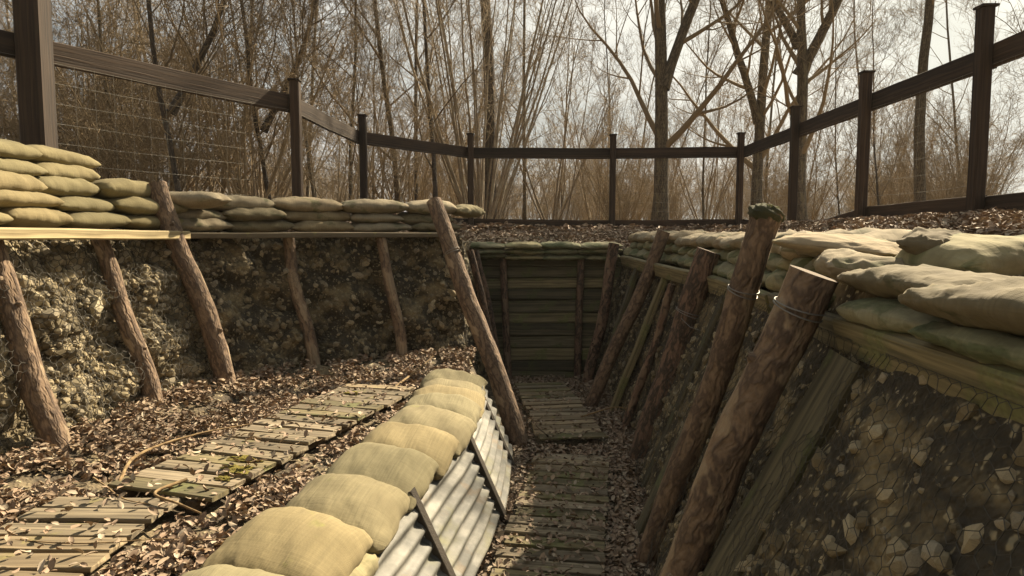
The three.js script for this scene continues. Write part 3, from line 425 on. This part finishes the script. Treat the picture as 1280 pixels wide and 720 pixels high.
{ // big crumpled bags
  const S = (l, p, L, W, H, seed, m, yaw, tilt = 0, roll = 0, wr = 1.8) => sandbag(l, bag(L, W, H, seed, { wr, nu: 60, nv: 48 }), m, p, yaw, tilt, roll);
  S('smooth green sandbag lying on the wide board next to the stout prop', V(1.3, 1.475, -2.05), 0.5, 0.36, 0.13, 2001, M.bagMoss[0], 1.62, 0, 0, 0.4);
  S('sagging green sandbag overhanging the wide board', V(1.27, 1.475, -1.5), 0.6, 0.4, 0.11, 2002, M.bagMoss[1], 1.66, 0, 0.05, 0.9);
  S('crumpled brown sandbag draped over the green one by the stout prop', V(1.34, 1.575, -2.06), 0.64, 0.42, 0.12, 2003, M.bagBrownShade[0], 1.55, 0.0, 0.1, 0.9);
  S('large wrinkled brown sandbag slumped on the wide board end', V(1.28, 1.54, -1.46), 0.7, 0.46, 0.15, 2004, M.bagBrownShade[0], 1.7, -0.02, 0.12, 0.8);
  S('smooth olive sandbag lying alone on the leaf litter', V(1.76, 1.6, -2.35), 0.66, 0.4, 0.21, 2005, M.bagMoss[2], 0.2, 0, 0, 0.35);
  S('flat pale empty sandbag behind the stout prop', V(1.5, 1.70, -2.85), 0.62, 0.55, 0.09, 2006, M.bagOld[2], 0.7, -0.02, 0.05, 1.1);
  S('folded pale sandbag beside the tall reddish prop', V(1.42, 1.6, -2.6), 0.5, 0.4, 0.13, 2007, M.bagOld[0], 1.2, 0, 0.08, 1.2);
  S('crumpled dark sandbag scrap beside the lone olive bag', V(1.55, 1.72, -2.42), 0.3, 0.2, 0.1, 2008, M.bagBrownShade[1], 0.9, 0.1, 0.1, 1.5);
}

// ------------------------------------------------------------------ duckboards
const slatGeos = []; for (let k = 0; k < 8; k++) slatGeos.push(plank(0.6, 0.021, 0.1 + 0.007 * (k % 3), 1000 + k, 0.005));
function duckboard(label, p, turn, n, pitch, mats, seed, tiltX = 0, skip = []) { // runs along local -z from p
  const th = thing('duckboard', label, 'duckboard', p, turn, 'duckboards'); th.rotation.set(tiltX, turn, 0, 'YXZ'); const r = rng(seed);
  for (const x of [-0.2, 0.2]) { const m = mesh('bearer', plank(n * pitch, 0.06, 0.05, seed + x * 10, 0.004), M.runner, th); m.position.set(x, -0.056, -n * pitch / 2 + pitch / 2); m.rotation.y = Math.PI / 2; }
  for (let k = 0; k < n; k++) { if (skip.includes(k)) continue; const m = mesh('slat', slatGeos[Math.floor(r() * 8)], mats[Math.floor(r() * mats.length)], th); m.position.set((r() - 0.5) * 0.03, -0.012 + (r() - 0.5) * 0.006, -k * pitch); m.rotation.set((r() - 0.5) * 0.05, (r() - 0.5) * 0.05 + (r() < 0.5 ? Math.PI : 0), (r() - 0.5) * 0.025); m.scale.x = 0.95 + 0.08 * r(); }
  return th;
}
const D1 = duckboard('leaf-strewn duckboard running beside the corrugated iron', [-0.28, 0, -0.6], -0.164, 35, 0.137, M.slat, 1100);
const D2 = duckboard('dark duckboard between the long leaning log and the plank end wall', [0.53, 0.02, -5.68], 0.1, 15, 0.136, M.slat, 1101, 0.012);
const D3 = duckboard('sunlit duckboard on the fire step with yellow moss on two slats', [-1.67, 0.585, -3.08], -0.288, 17, 0.134, M.slat, 1102);
const D4 = duckboard('lower duckboard half buried in leaves at the end of the fire step', [-1.83, 0.56, -2.9], -0.08, 13, 0.136, M.slat, 1103); D4.rotation.y = Math.PI - 0.02; D4.position.set(-1.85, 0.572, -2.93);
for (const [x, z, s] of [[0.19, -0.28, 0.13], [0.12, -0.42, 0.09], [0.2, -0.15, 0.06], [-0.1, -1.9, 0.07]]) { const g = new THREE.SphereGeometry(1, 18, 10); const p = g.attributes.position; for (let i = 0; i < p.count; i++) { const k = 0.7 + 0.5 * n3(p.getX(i) * 3 + x * 9, p.getY(i) * 3, p.getZ(i) * 3); p.setXYZ(i, p.getX(i) * k, p.getY(i) * k, p.getZ(i) * k); } g.computeVertexNormals(); const m = mesh('moss_patch', g, M.moss, D3); m.position.set(x, 0.0, z); m.scale.set(s * 1.2, 0.014, s * 0.55); }

// ------------------------------------------------------------------ post and rail fence
{
  const th = thing('fence', 'dark brown post and rail fence with wire netting round the trench', 'fence');
  const pts = [[-4.6, -3.0], [-3.62, -5.1], [-2.33, -7.2], [-2.17, -9.7], [-0.72, -11.5], [1.76, -11.6], [3.92, -11.4], [3.85, -9.08], [3.78, -7.16], [3.74, -5.34], [3.6, -3.3], [3.5, -1.2]];
  pts.forEach(([x, z], i) => { const g = groundY(x, z), big = i === 1, w = big ? 0.19 : 0.102, h = big ? 2.6 : (i === 2 ? 3.43 : i === 9 ? 3.57 : 3.5) - g; const m = mesh('post', plank(h + 0.2, w, w, 1200 + i, 0.004, 4), i % 2 ? M.fence : M.fence2, th); m.rotation.z = Math.PI / 2; m.position.set(x, g - 0.2 + (h + 0.2) / 2, z); if (i === 7) { m.rotation.y = 0; }
    const c = mesh('cap', plank(w + 0.022, 0.02, w + 0.022, 1300 + i, 0.002), M.fence, m); c.position.set((h + 0.2) / 2 + 0.012, 0, 0); c.rotation.z = Math.PI / 2; });
  for (let i = 0; i < pts.length - 1; i++) {
    const a = V(pts[i][0], 3.2, pts[i][1]), b = V(pts[i + 1][0], 3.2, pts[i + 1][1]), d = b.clone().sub(a).normalize(), out = V(d.z, 0, -d.x), a2 = a.clone().addScaledVector(out, 0.077), b2 = b.clone().addScaledVector(out, 0.077);
    const m = mesh('rail', plank(a2.distanceTo(b2) + 0.04, 0.185, 0.045, 1400 + i, 0.005, 5), i % 2 ? M.fence2 : M.fence, th); layPlank(m, a2, b2);
    const ga = groundY(...pts[i]), gb = groundY(...pts[i + 1]), k1 = a2.clone().setY(ga + 0.08), k2 = b2.clone().setY(gb + 0.08);
    const kb = mesh('gravel_board', plank(k1.distanceTo(k2), 0.2, 0.035, 1450 + i, 0.005, 5), M.fence2, th); layPlank(kb, k1, k2);
    const parts = [], len = a.distanceTo(b), inn = out.clone().multiplyScalar(0.05);
    for (let k = 0; k < 7; k++) { const y = 2.2 + k * 0.155, q = []; for (let t = 0; t <= 8; t++) q.push(a.clone().lerp(b, t / 8).add(inn).setY(y - 0.015 * Math.sin(t / 8 * Math.PI) + 0.004 * n3(t, k, i))); parts.push(tube(q, q.map(() => 0.0013), 3)); }
    for (let t = 0.15; t < len; t += 0.15) { const p = a.clone().addScaledVector(d, t).add(inn); parts.push(tube([p.clone().setY(2.2), p.clone().setY(3.13)], [0.0009, 0.0009], 3)); }
    mesh('wire_netting', mergeGeometries(parts), M.netWire, th);
  }
}

// ------------------------------------------------------------------ sticks lying about
function stick(label, pts, r, mat, seed, group) { const p = pts.map((q) => V(q[0], q[0] > 1.5 ? groundY(q[0], q[2]) + 0.03 : q[1], q[2])), c = new THREE.CatmullRomCurve3(p), q = c.getPoints(22), o = q[0].clone(); const m = mesh('fallen_branch', tube(q.map((x) => x.clone().sub(o)), q.map((_, i) => 0.75 * r * (1 - 0.55 * i / 22)), 7, seed, 0.15, true), mat, scene); m.position.copy(o); return tag(m, label, 'branch', group); }
stick('bent pale branch lying over the corner of the sunlit duckboard', [[-1.93, 0.57, -3.12], [-2.0, 0.62, -3.4], [-1.85, 0.63, -3.75], [-1.62, 0.62, -4.0]], 0.013, M.stick, 1);
stick('short crooked twig across the end slat of the sunlit duckboard', [[-1.58, 0.61, -3.1], [-1.66, 0.6, -2.96], [-1.5, 0.59, -2.86], [-1.36, 0.58, -2.78]], 0.012, M.stick, 2);
stick('pale stick leaning on the leaves near the long leaning log', [[-0.95, 0.56, -5.25], [-0.85, 0.6, -5.6], [-0.72, 0.68, -5.95]], 0.013, M.stick, 3);
stick('arched thin twig beside the dark duckboard', [[0.66, 0.02, -6.25], [0.82, 0.12, -6.1], [0.98, 0.19, -6.0], [1.14, 0.17, -5.92]], 0.01, M.stick, 4);
stick('long thin twig in the leaves below the corner prop', [[-2.1, 0.58, -3.2], [-1.95, 0.6, -3.05], [-1.8, 0.575, -2.95], [-1.65, 0.57, -2.9]], 0.007, M.stick, 5);
stick('thin stick in the leaves between duckboard and breastwork row', [[-1.25, 0.55, -2.5], [-1.1, 0.56, -2.62], [-0.98, 0.55, -2.8]], 0.008, M.stick, 6);
stick('slender stem lying on the lower half-buried duckboard', [[-2.0, 0.57, -2.55], [-1.7, 0.58, -2.5], [-1.4, 0.57, -2.56], [-1.1, 0.56, -2.58]], 0.004, M.stick, 7);
stick('dark twig on the slats of the dark duckboard', [[0.3, 0.05, -5.6], [0.22, 0.06, -5.9], [0.35, 0.05, -6.3]], 0.009, M.stickDark, 8);
stick('mossy pole lying on the leaves below the fence', [[3.2, 1.95, -4.2], [2.7, 1.94, -4.35], [2.2, 1.91, -4.6]], 0.017, M.stickDark, 9);
stick('dark broken branch in the leaf litter near the lone olive bag', [[2.75, 1.92, -3.5], [2.3, 1.87, -3.6], [1.95, 1.79, -3.4]], 0.014, M.stickDark, 10);
stick('thin broken branch in the leaf litter behind the lone olive bag', [[2.05, 1.84, -4.1], [1.95, 1.8, -3.7], [1.85, 1.75, -3.3]], 0.014, M.stickDark, 11);

// ------------------------------------------------------------------ leaf litter
const leafGeo = (() => { const pos = [], uv = [], idx = [], n = 4; for (let i = 0; i <= n; i++) { const t = i / n, w = 0.27 * Math.sin(Math.PI * Math.min(1, t * 0.92 + 0.06)) * (i % 2 ? 1.12 : 0.9), c = 0.16 * Math.sin(t * 3.6); for (const s of [-1, 0, 1]) { pos.push(t - 0.5, c * 0.5 + Math.abs(s) * 0.14 * (0.4 + t), s * w); uv.push(t, 0.5 + s * 0.5); } } for (let i = 0; i < n; i++) for (let k = 0; k < 2; k++) { const a = i * 3 + k, b = a + 3; idx.push(a, a + 1, b, a + 1, b + 1, b); } return geoOf(pos, uv, idx); })();
const leafCols = [[0.3, 0.215, 0.14], [0.36, 0.27, 0.18], [0.25, 0.17, 0.11], [0.42, 0.34, 0.245], [0.22, 0.15, 0.098], [0.33, 0.24, 0.165], [0.29, 0.2, 0.135]];
function litter(label, n, seed, pick, y, size = 0.07, lift = 0.03, tint = 1) {
  const r = rng(seed), pts = []; let guard = 0; while (pts.length < n && guard++ < n * 12) { const p = pick(r); if (p) pts.push(p); }
  const inst = new THREE.InstancedMesh(leafGeo, M.leaf, pts.length), mt = new THREE.Matrix4(), q = new THREE.Quaternion(), e = new THREE.Euler(); inst.name = numbered('leaf_litter'); inst.castShadow = inst.receiveShadow = true;
  pts.forEach(([x, z, extra], k) => { const s = size * (0.55 + 0.8 * r()); q.setFromEuler(e.set((r() - 0.5) * 1.5 + (r() < 0.3 ? 3.1 : 0), r() * 6.28, (r() - 0.5) * 1.3)); mt.compose(V(x, y(x, z) + (extra ?? 0) + lift * r() + 0.006, z), q, V(s, s, s * (0.8 + 0.5 * r()))); inst.setMatrixAt(k, mt); const c = leafCols[Math.floor(r() * leafCols.length)], b = (0.95 + 0.55 * r()) * tint; inst.setColorAt(k, C(c[0] * b, c[1] * b, c[2] * b)); });
  scene.add(inst); tag(inst, label, 'leaf litter', undefined, 'stuff'); return inst;
}
const inDuck = (D, x, z, n, pitch) => { const p = D.worldToLocal(V(x, D.position.y, z)); return Math.abs(p.x) < 0.32 && p.z < 0.1 && p.z > -n * pitch; };
scene.updateMatrixWorld(true);
litter('dry curled brown leaves heaped over the fire step', 29000, 31, (r) => { const x = lerp(-2.75, -0.35, r()), z = lerp(-1.6, -6.7, r()); if (x < A_base.xAtZ(z) + 0.02 || x > iron_top.xAtZ(Math.max(z, -5.3)) - 0.12) return; if (z < -5.3 - (x + 2.4) * 0.62 - 0.32) return; const on = inDuck(D3, x, z, 17, 0.134) || inDuck(D4, x, z, 13, 0.136); if (on) { if (r() > 0.028) return; return [x, z, 0.085]; } if (fbm(x * 2.4, 11, z * 2.4, 3) + 0.32 < r() * 0.55) return; return [x, z, r() * 0.02]; }, stepY, 0.04, 0.04);
litter('damp leaves along the trench floor, tinted a little darker for shade', 12500, 32, (r) => { const z = lerp(-1.8, -8.3, r()), x = lerp(iron_base.xAtZ(z) - 0.02, R_base.xAtZ(z) + 0.08, r()); const on = inDuck(D1, x, z, 35, 0.137) || inDuck(D2, x, z, 15, 0.136); if (on) { if (r() > 0.13) return; return [x, z, 0.07]; } return [x, z, r() * 0.02]; }, floorY, 0.04, 0.03, 0.9);  // last argument darkens the damp leaves slightly, painting in some trench shade
litter('thick leaf litter on the bank between the bags and the fence', 50000, 33, (r) => { const z = lerp(-0.6, -12.2, Math.pow(r(), 0.8)), x = lerp(1.2, 4.2, r()); if (inPoly(x, z) || edgeDist(x, z) < 0.12) return; return [x, z]; }, groundY, 0.048, 0.03);
litter('leaf litter behind the plank end wall and the low bag row', 26000, 34, (r) => { const z = lerp(-5, -12.6, r()), x = lerp(-4.5, 1.6, r()); if (inPoly(x, z)) return; return [x, z]; }, groundY, 0.052, 0.03);
litter('carpet of fallen leaves under the trees beyond the fence', 60000, 35, (r) => { const z = lerp(-11, -34, Math.pow(r(), 1.5)), x = (r() * 2 - 1) * 0.95 * -z; return [x, z]; }, groundY, 0.13, 0.04);

// ------------------------------------------------------------------ bare trees
function growTree(seed, o) {
  const r = rng(seed), parts = [[], []], sidesOf = [9, 6, 4, 3, 3, 3];
  const sub = o.depth ?? 4;
  function branch(p, d, len, rad, lev, bark) {
    const n = lev === 0 ? 12 : lev === 1 ? 8 : lev === 2 ? 6 : lev === 3 ? 4 : 1, pts = [p.clone()], rs = [rad], dir = d.clone(), wob = [0.05, 0.16, 0.22, 0.28, 0.3, 0.3][lev] * (o.wob ?? 1), tip = lev === 0 ? (o.tip ?? 0.35) : 0.18;
    for (let i = 1; i <= n; i++) { dir.add(V((r() - 0.5) * wob * 2, (r() - 0.5) * wob + (lev ? o.up ?? 0.05 : 0.03), (r() - 0.5) * wob * 2)).normalize(); pts.push(pts[i - 1].clone().addScaledVector(dir, len / n)); rs.push(rad * lerp(1, tip, Math.pow(i / n, 0.8)) * (lev === 0 && i === 0 ? 1.3 : 1)); }
    if (lev === 0) rs[0] *= 1.35;
    parts[lev === 0 || bark ? 0 : 1].push(tube(pts, rs, sidesOf[lev], seed + lev, lev === 0 ? 0.07 : 0));
    if (lev >= sub) return;
    const kids = o.kids[lev], from = lev === 0 ? o.clear ?? 0.3 : 0.2;
    for (let k = 0; k < kids; k++) {
      const t = lerp(from, 0.98, (k + r()) / kids), f = t * n, i = Math.min(n - 1, Math.floor(f)), bp = pts[i].clone().lerp(pts[i + 1], f - i), bd = pts[i + 1].clone().sub(pts[i]).normalize();
      const side = V(r() - 0.5, r() - 0.5, r() - 0.5).cross(bd).normalize(), an = lerp(0.45, 1.05, r()) * (o.spread ?? 1);
      const nd = bd.multiplyScalar(Math.cos(an)).addScaledVector(side, Math.sin(an)).normalize(); if (lev === 0 && nd.y < 0.05) nd.y = 0.1 + r() * 0.2;
      const cl = len * lerp(0.62, 0.28, t) * lerp(0.7, 1.2, r()) * (lev === 0 ? (o.limb ?? 1) : 1.05), cr = lerp(rs[i], rs[i + 1], f - i) * lerp(0.35, 0.6, r());
      branch(bp, nd, Math.max(0.25, cl), Math.max(0.005, Math.min(cr, cl * 0.035 + 0.002)), lev + 1);
    }
  }
  if (o.stems) for (let k = 0; k < o.stems; k++) { const a = r() * 6.283, q = Math.pow(r(), 0.6) * (o.fan ?? 0.45); branch(V(Math.cos(a) * 0.3 * r(), -0.1, Math.sin(a) * 0.3 * r()), V(Math.cos(a) * q, 1, Math.sin(a) * q).normalize(), o.h * lerp(0.6, 1.05, r()), o.r * lerp(0.5, 1.1, r()), 0); }
  else branch(V(0, -0.15, 0), V(o.lean?.[0] ?? 0, 1, o.lean?.[1] ?? 0).normalize(), o.h, o.r, 0);
  if (o.fork) for (const [t, dx, dz, l, rr] of o.fork) branch(V((o.lean?.[0] ?? 0) * o.h * t, o.h * t, (o.lean?.[1] ?? 0) * o.h * t), V(dx, 1, dz).normalize(), l, rr, 0);
  return [mergeGeometries(parts[0]), mergeGeometries(parts[1])];
}
function plantTree(proto, name, label, group, x, z, turn, scale, bark, twig) { const th = thing(name, label, 'tree', [x, groundY(x, z), z], turn, group); mesh('trunk', proto[0], bark, th); mesh('crown', proto[1], twig, th); th.scale.setScalar(scale); return th; }
const oakA = growTree(2101, { h: 11, r: 0.18, kids: [14, 7, 6, 4], clear: 0.12, fork: [[0.28, 0.42, 0.1, 6, 0.13]], limb: 0.8, up: 0.08 });
const oakB = growTree(2102, { h: 8, r: 0.16, kids: [13, 7, 6, 3], clear: 0.2, lean: [0.05, 0], fork: [[0.42, -0.5, 0.1, 4.2, 0.13], [0.5, 0.5, -0.2, 3.6, 0.1]], limb: 0.75, up: 0.08 });
const maidenA = growTree(2103, { h: 11, r: 0.06, kids: [13, 7, 6, 4], clear: 0.1, limb: 0.62, up: 0.1, wob: 1.2 });
const maidenB = growTree(2104, { h: 9, r: 0.045, kids: [14, 7, 6, 4], clear: 0.08, limb: 0.66, up: 0.12, lean: [0.12, 0.05], wob: 1.5 });
const maidenC = growTree(2105, { h: 9.5, r: 0.055, kids: [13, 7, 6, 4], clear: 0.1, limb: 0.75, up: 0.06, lean: [-0.1, 0], wob: 1.7, fork: [[0.2, 0.5, 0.2, 5, 0.07]] });
const coppice = growTree(2106, { h: 7.5, r: 0.036, stems: 24, fan: 0.52, kids: [6, 5, 3], depth: 3, clear: 0.3, limb: 0.4, up: 0.12, tip: 0.25 });
const coppiceB = growTree(2107, { h: 6, r: 0.035, stems: 9, fan: 0.6, kids: [7, 5, 4], depth: 3, clear: 0.15, limb: 0.5, up: 0.1, tip: 0.25 });
const slim = growTree(2108, { h: 12, r: 0.17, kids: [10, 6, 6, 4], clear: 0.5, limb: 0.5, up: 0.1, tip: 0.5 });
const scrub = growTree(2109, { h: 4.2, r: 0.022, stems: 11, fan: 0.75, kids: [7, 5, 4], depth: 3, clear: 0.08, limb: 0.55, up: 0.06, wob: 2, tip: 0.2 });
const thinA = growTree(2110, { h: 11, r: 0.065, kids: [15, 8, 7], depth: 3, clear: 0.1, limb: 0.6, up: 0.1, wob: 1.2 }), thinB = growTree(2111, { h: 10, r: 0.055, kids: [16, 8, 7], depth: 3, clear: 0.08, limb: 0.65, up: 0.12, wob: 1.6, lean: [0.1, 0] });
const at = (u, d) => [(u - 640) / 820 * d, -d];
const G_T = 'trees standing beyond the fence';
plantTree(slim, 'bare_tree', 'straight dark bare tree rising out of the pale coppice stems', G_T, ...at(614, 17), 0.4, 1.05, M.tree[1], M.twig[1]);
plantTree(oakA, 'bare_tree', 'forked bare tree behind the back rail between its middle post and the fence corner', G_T, ...at(824, 16), 0.2, 1.1, M.tree[0], M.twig[0]);
plantTree(oakB, 'bare_tree', 'stout forked bare tree behind the corner fence post', G_T, ...at(1000, 14.5), 2.2, 1.0, M.tree[2], M.twig[2]);
plantTree(oakA, 'bare_tree', 'mid-sized forked tree just behind the fence corner', G_T, ...at(944, 18), 3.4, 0.95, M.tree[2], M.twig[2]);
plantTree(slim, 'bare_tree', 'slender grey trunk behind the side fence between two tall posts', G_T, ...at(1146, 13), 2.0, 0.68, M.tree[2], M.twig[2]);
plantTree(maidenC, 'bare_tree', 'crooked low-branched tree past the last side fence post', G_T, ...at(1290, 11.5), 1.1, 0.75, M.tree[0], M.twig[0]);
plantTree(coppice, 'coppiced_hazel', 'pale many-stemmed coppice stool fanning out behind the back rail', 'coppice stools', ...at(602, 14.5), 0.3, 1.15, M.hazel, M.hazelTwig);
plantTree(coppiceB, 'coppiced_hazel', 'smaller coppice stool with thin straight stems behind the middle back post', 'coppice stools', ...at(690, 18), 1.3, 1.2, M.hazel, M.hazelTwig);
for (const [u, d, t] of [[478, 17.5, 2.2], [745, 21, 0.5], [560, 22, 4.0], [880, 22, 1.0], [330, 15, 3.3]]) plantTree(coppiceB, 'coppiced_hazel', 'slender many-stemmed coppice clump among the trees', 'coppice stools', ...at(u, d), t, 1.1, M.hazel, M.hazelTwig);
plantTree(maidenB, 'bare_tree', 'dark curving bare tree behind the rail beside the pale coppice', G_T, ...at(440, 13), 3.0, 0.95, M.tree[1], M.twig[1]);
plantTree(maidenC, 'bare_tree', 'dark many-limbed tree close behind the long netting span', G_T, ...at(235, 11), 0.8, 0.9, M.tree[1], M.twig[1]);
{
  const r = rng(2200), protos = [maidenA, maidenB, maidenC, maidenA, maidenB];
  const rows = [];
  for (const u of [-40, 90, 165, 300, 345, 400, 500, 545]) rows.push([u, 12.5 + r() * 5]);
  for (const u of [-60, 30, 130, 205, 270, 330, 385, 470, 520, 570, 655, 765, 880, 1050, 1100, 1200]) rows.push([u, 18 + r() * 7]);
  for (let k = 0; k < 15; k++) rows.push([lerp(-80, 1240, (k + r()) / 15), 26 + r() * 14]);
  rows.forEach(([u, d], k) => { const near = d < 18, far = d > 26; const [x, z] = at(u, d); const m = k % 3;
    plantTree(far ? (k % 2 ? thinA : thinB) : protos[Math.floor(r() * protos.length)], 'bare_tree', far ? 'distant thin bare tree in the hazy depth of the wood' : near ? 'dense dark bare tree close behind the netted side of the fence' : 'bare twiggy tree in the middle of the wood behind the fence', far ? 'distant trees' : near ? 'dark trees by the netted fence' : 'trees in the middle of the wood', x, z, r() * 6.28, 0.8 + 0.4 * r(), M.tree[m], M.twig[m]); });
}
{ // undergrowth: a tangle nobody could count
  const r = rng(2300), n = 250, geo = mergeGeometries([scrub[0], scrub[1]]), inst = new THREE.InstancedMesh(geo, M.twig[2], n), mt = new THREE.Matrix4(), q = new THREE.Quaternion(); inst.name = 'undergrowth'; inst.castShadow = inst.receiveShadow = true;
  for (let k = 0; k < n; k++) { let d = 15 + 32 * Math.pow(r(), 0.8), u = lerp(-0.95, 0.72, r()); if (u < -0.15 && r() < 0.45) d = 11.5 + 9 * r(); if (k > 125) d = 34 + 26 * r(); const x = u * d, z = -d, s = 0.7 + 0.75 * r(); q.setFromAxisAngle(V(0, 1, 0), r() * 6.28); mt.compose(V(x, groundY(x, z), z), q, V(s, s * (0.8 + 0.5 * r()), s)); inst.setMatrixAt(k, mt); const b = 0.7 + 0.5 * r(); inst.setColorAt(k, C(b, b * 0.97, b * 0.92)); }
  scene.add(inst); tag(inst, 'tangle of bare brown undergrowth filling the wood', 'undergrowth', undefined, 'stuff');
}

{ // unseen wood added beside and behind the camera to cut the ambient sky light
  const r = rng(2400), n = 64, geo = mergeGeometries([maidenA[0], maidenA[1]]), inst = new THREE.InstancedMesh(geo, M.twig[0], n), mt = new THREE.Matrix4(), q = new THREE.Quaternion(); inst.name = 'added_wood'; inst.castShadow = inst.receiveShadow = true;
  for (let k = 0; k < n; k++) { const a = lerp(0.42 * Math.PI, 1.72 * Math.PI, (k + r()) / n), d = 6.5 + 16 * r(), x = Math.sin(a) * d, z = -Math.cos(a) * d - 2, s = 0.8 + 0.4 * r(); q.setFromAxisAngle(V(0, 1, 0), r() * 6.28); mt.compose(V(x, groundY(x, z), z), q, V(s, s, s)); inst.setMatrixAt(k, mt); }
  scene.add(inst); tag(inst, 'unseen bare wood added round the trench to dim the sky light', 'woodland', undefined, 'stuff');
}

const renderer = new THREE.WebGLRenderer({ antialias: true });
renderer.toneMapping = THREE.LinearToneMapping;
renderer.toneMappingExposure = EXPOSURE;
renderer.shadowMap.enabled = true; renderer.shadowMap.type = THREE.PCFSoftShadowMap;
renderer.render(scene, camera);
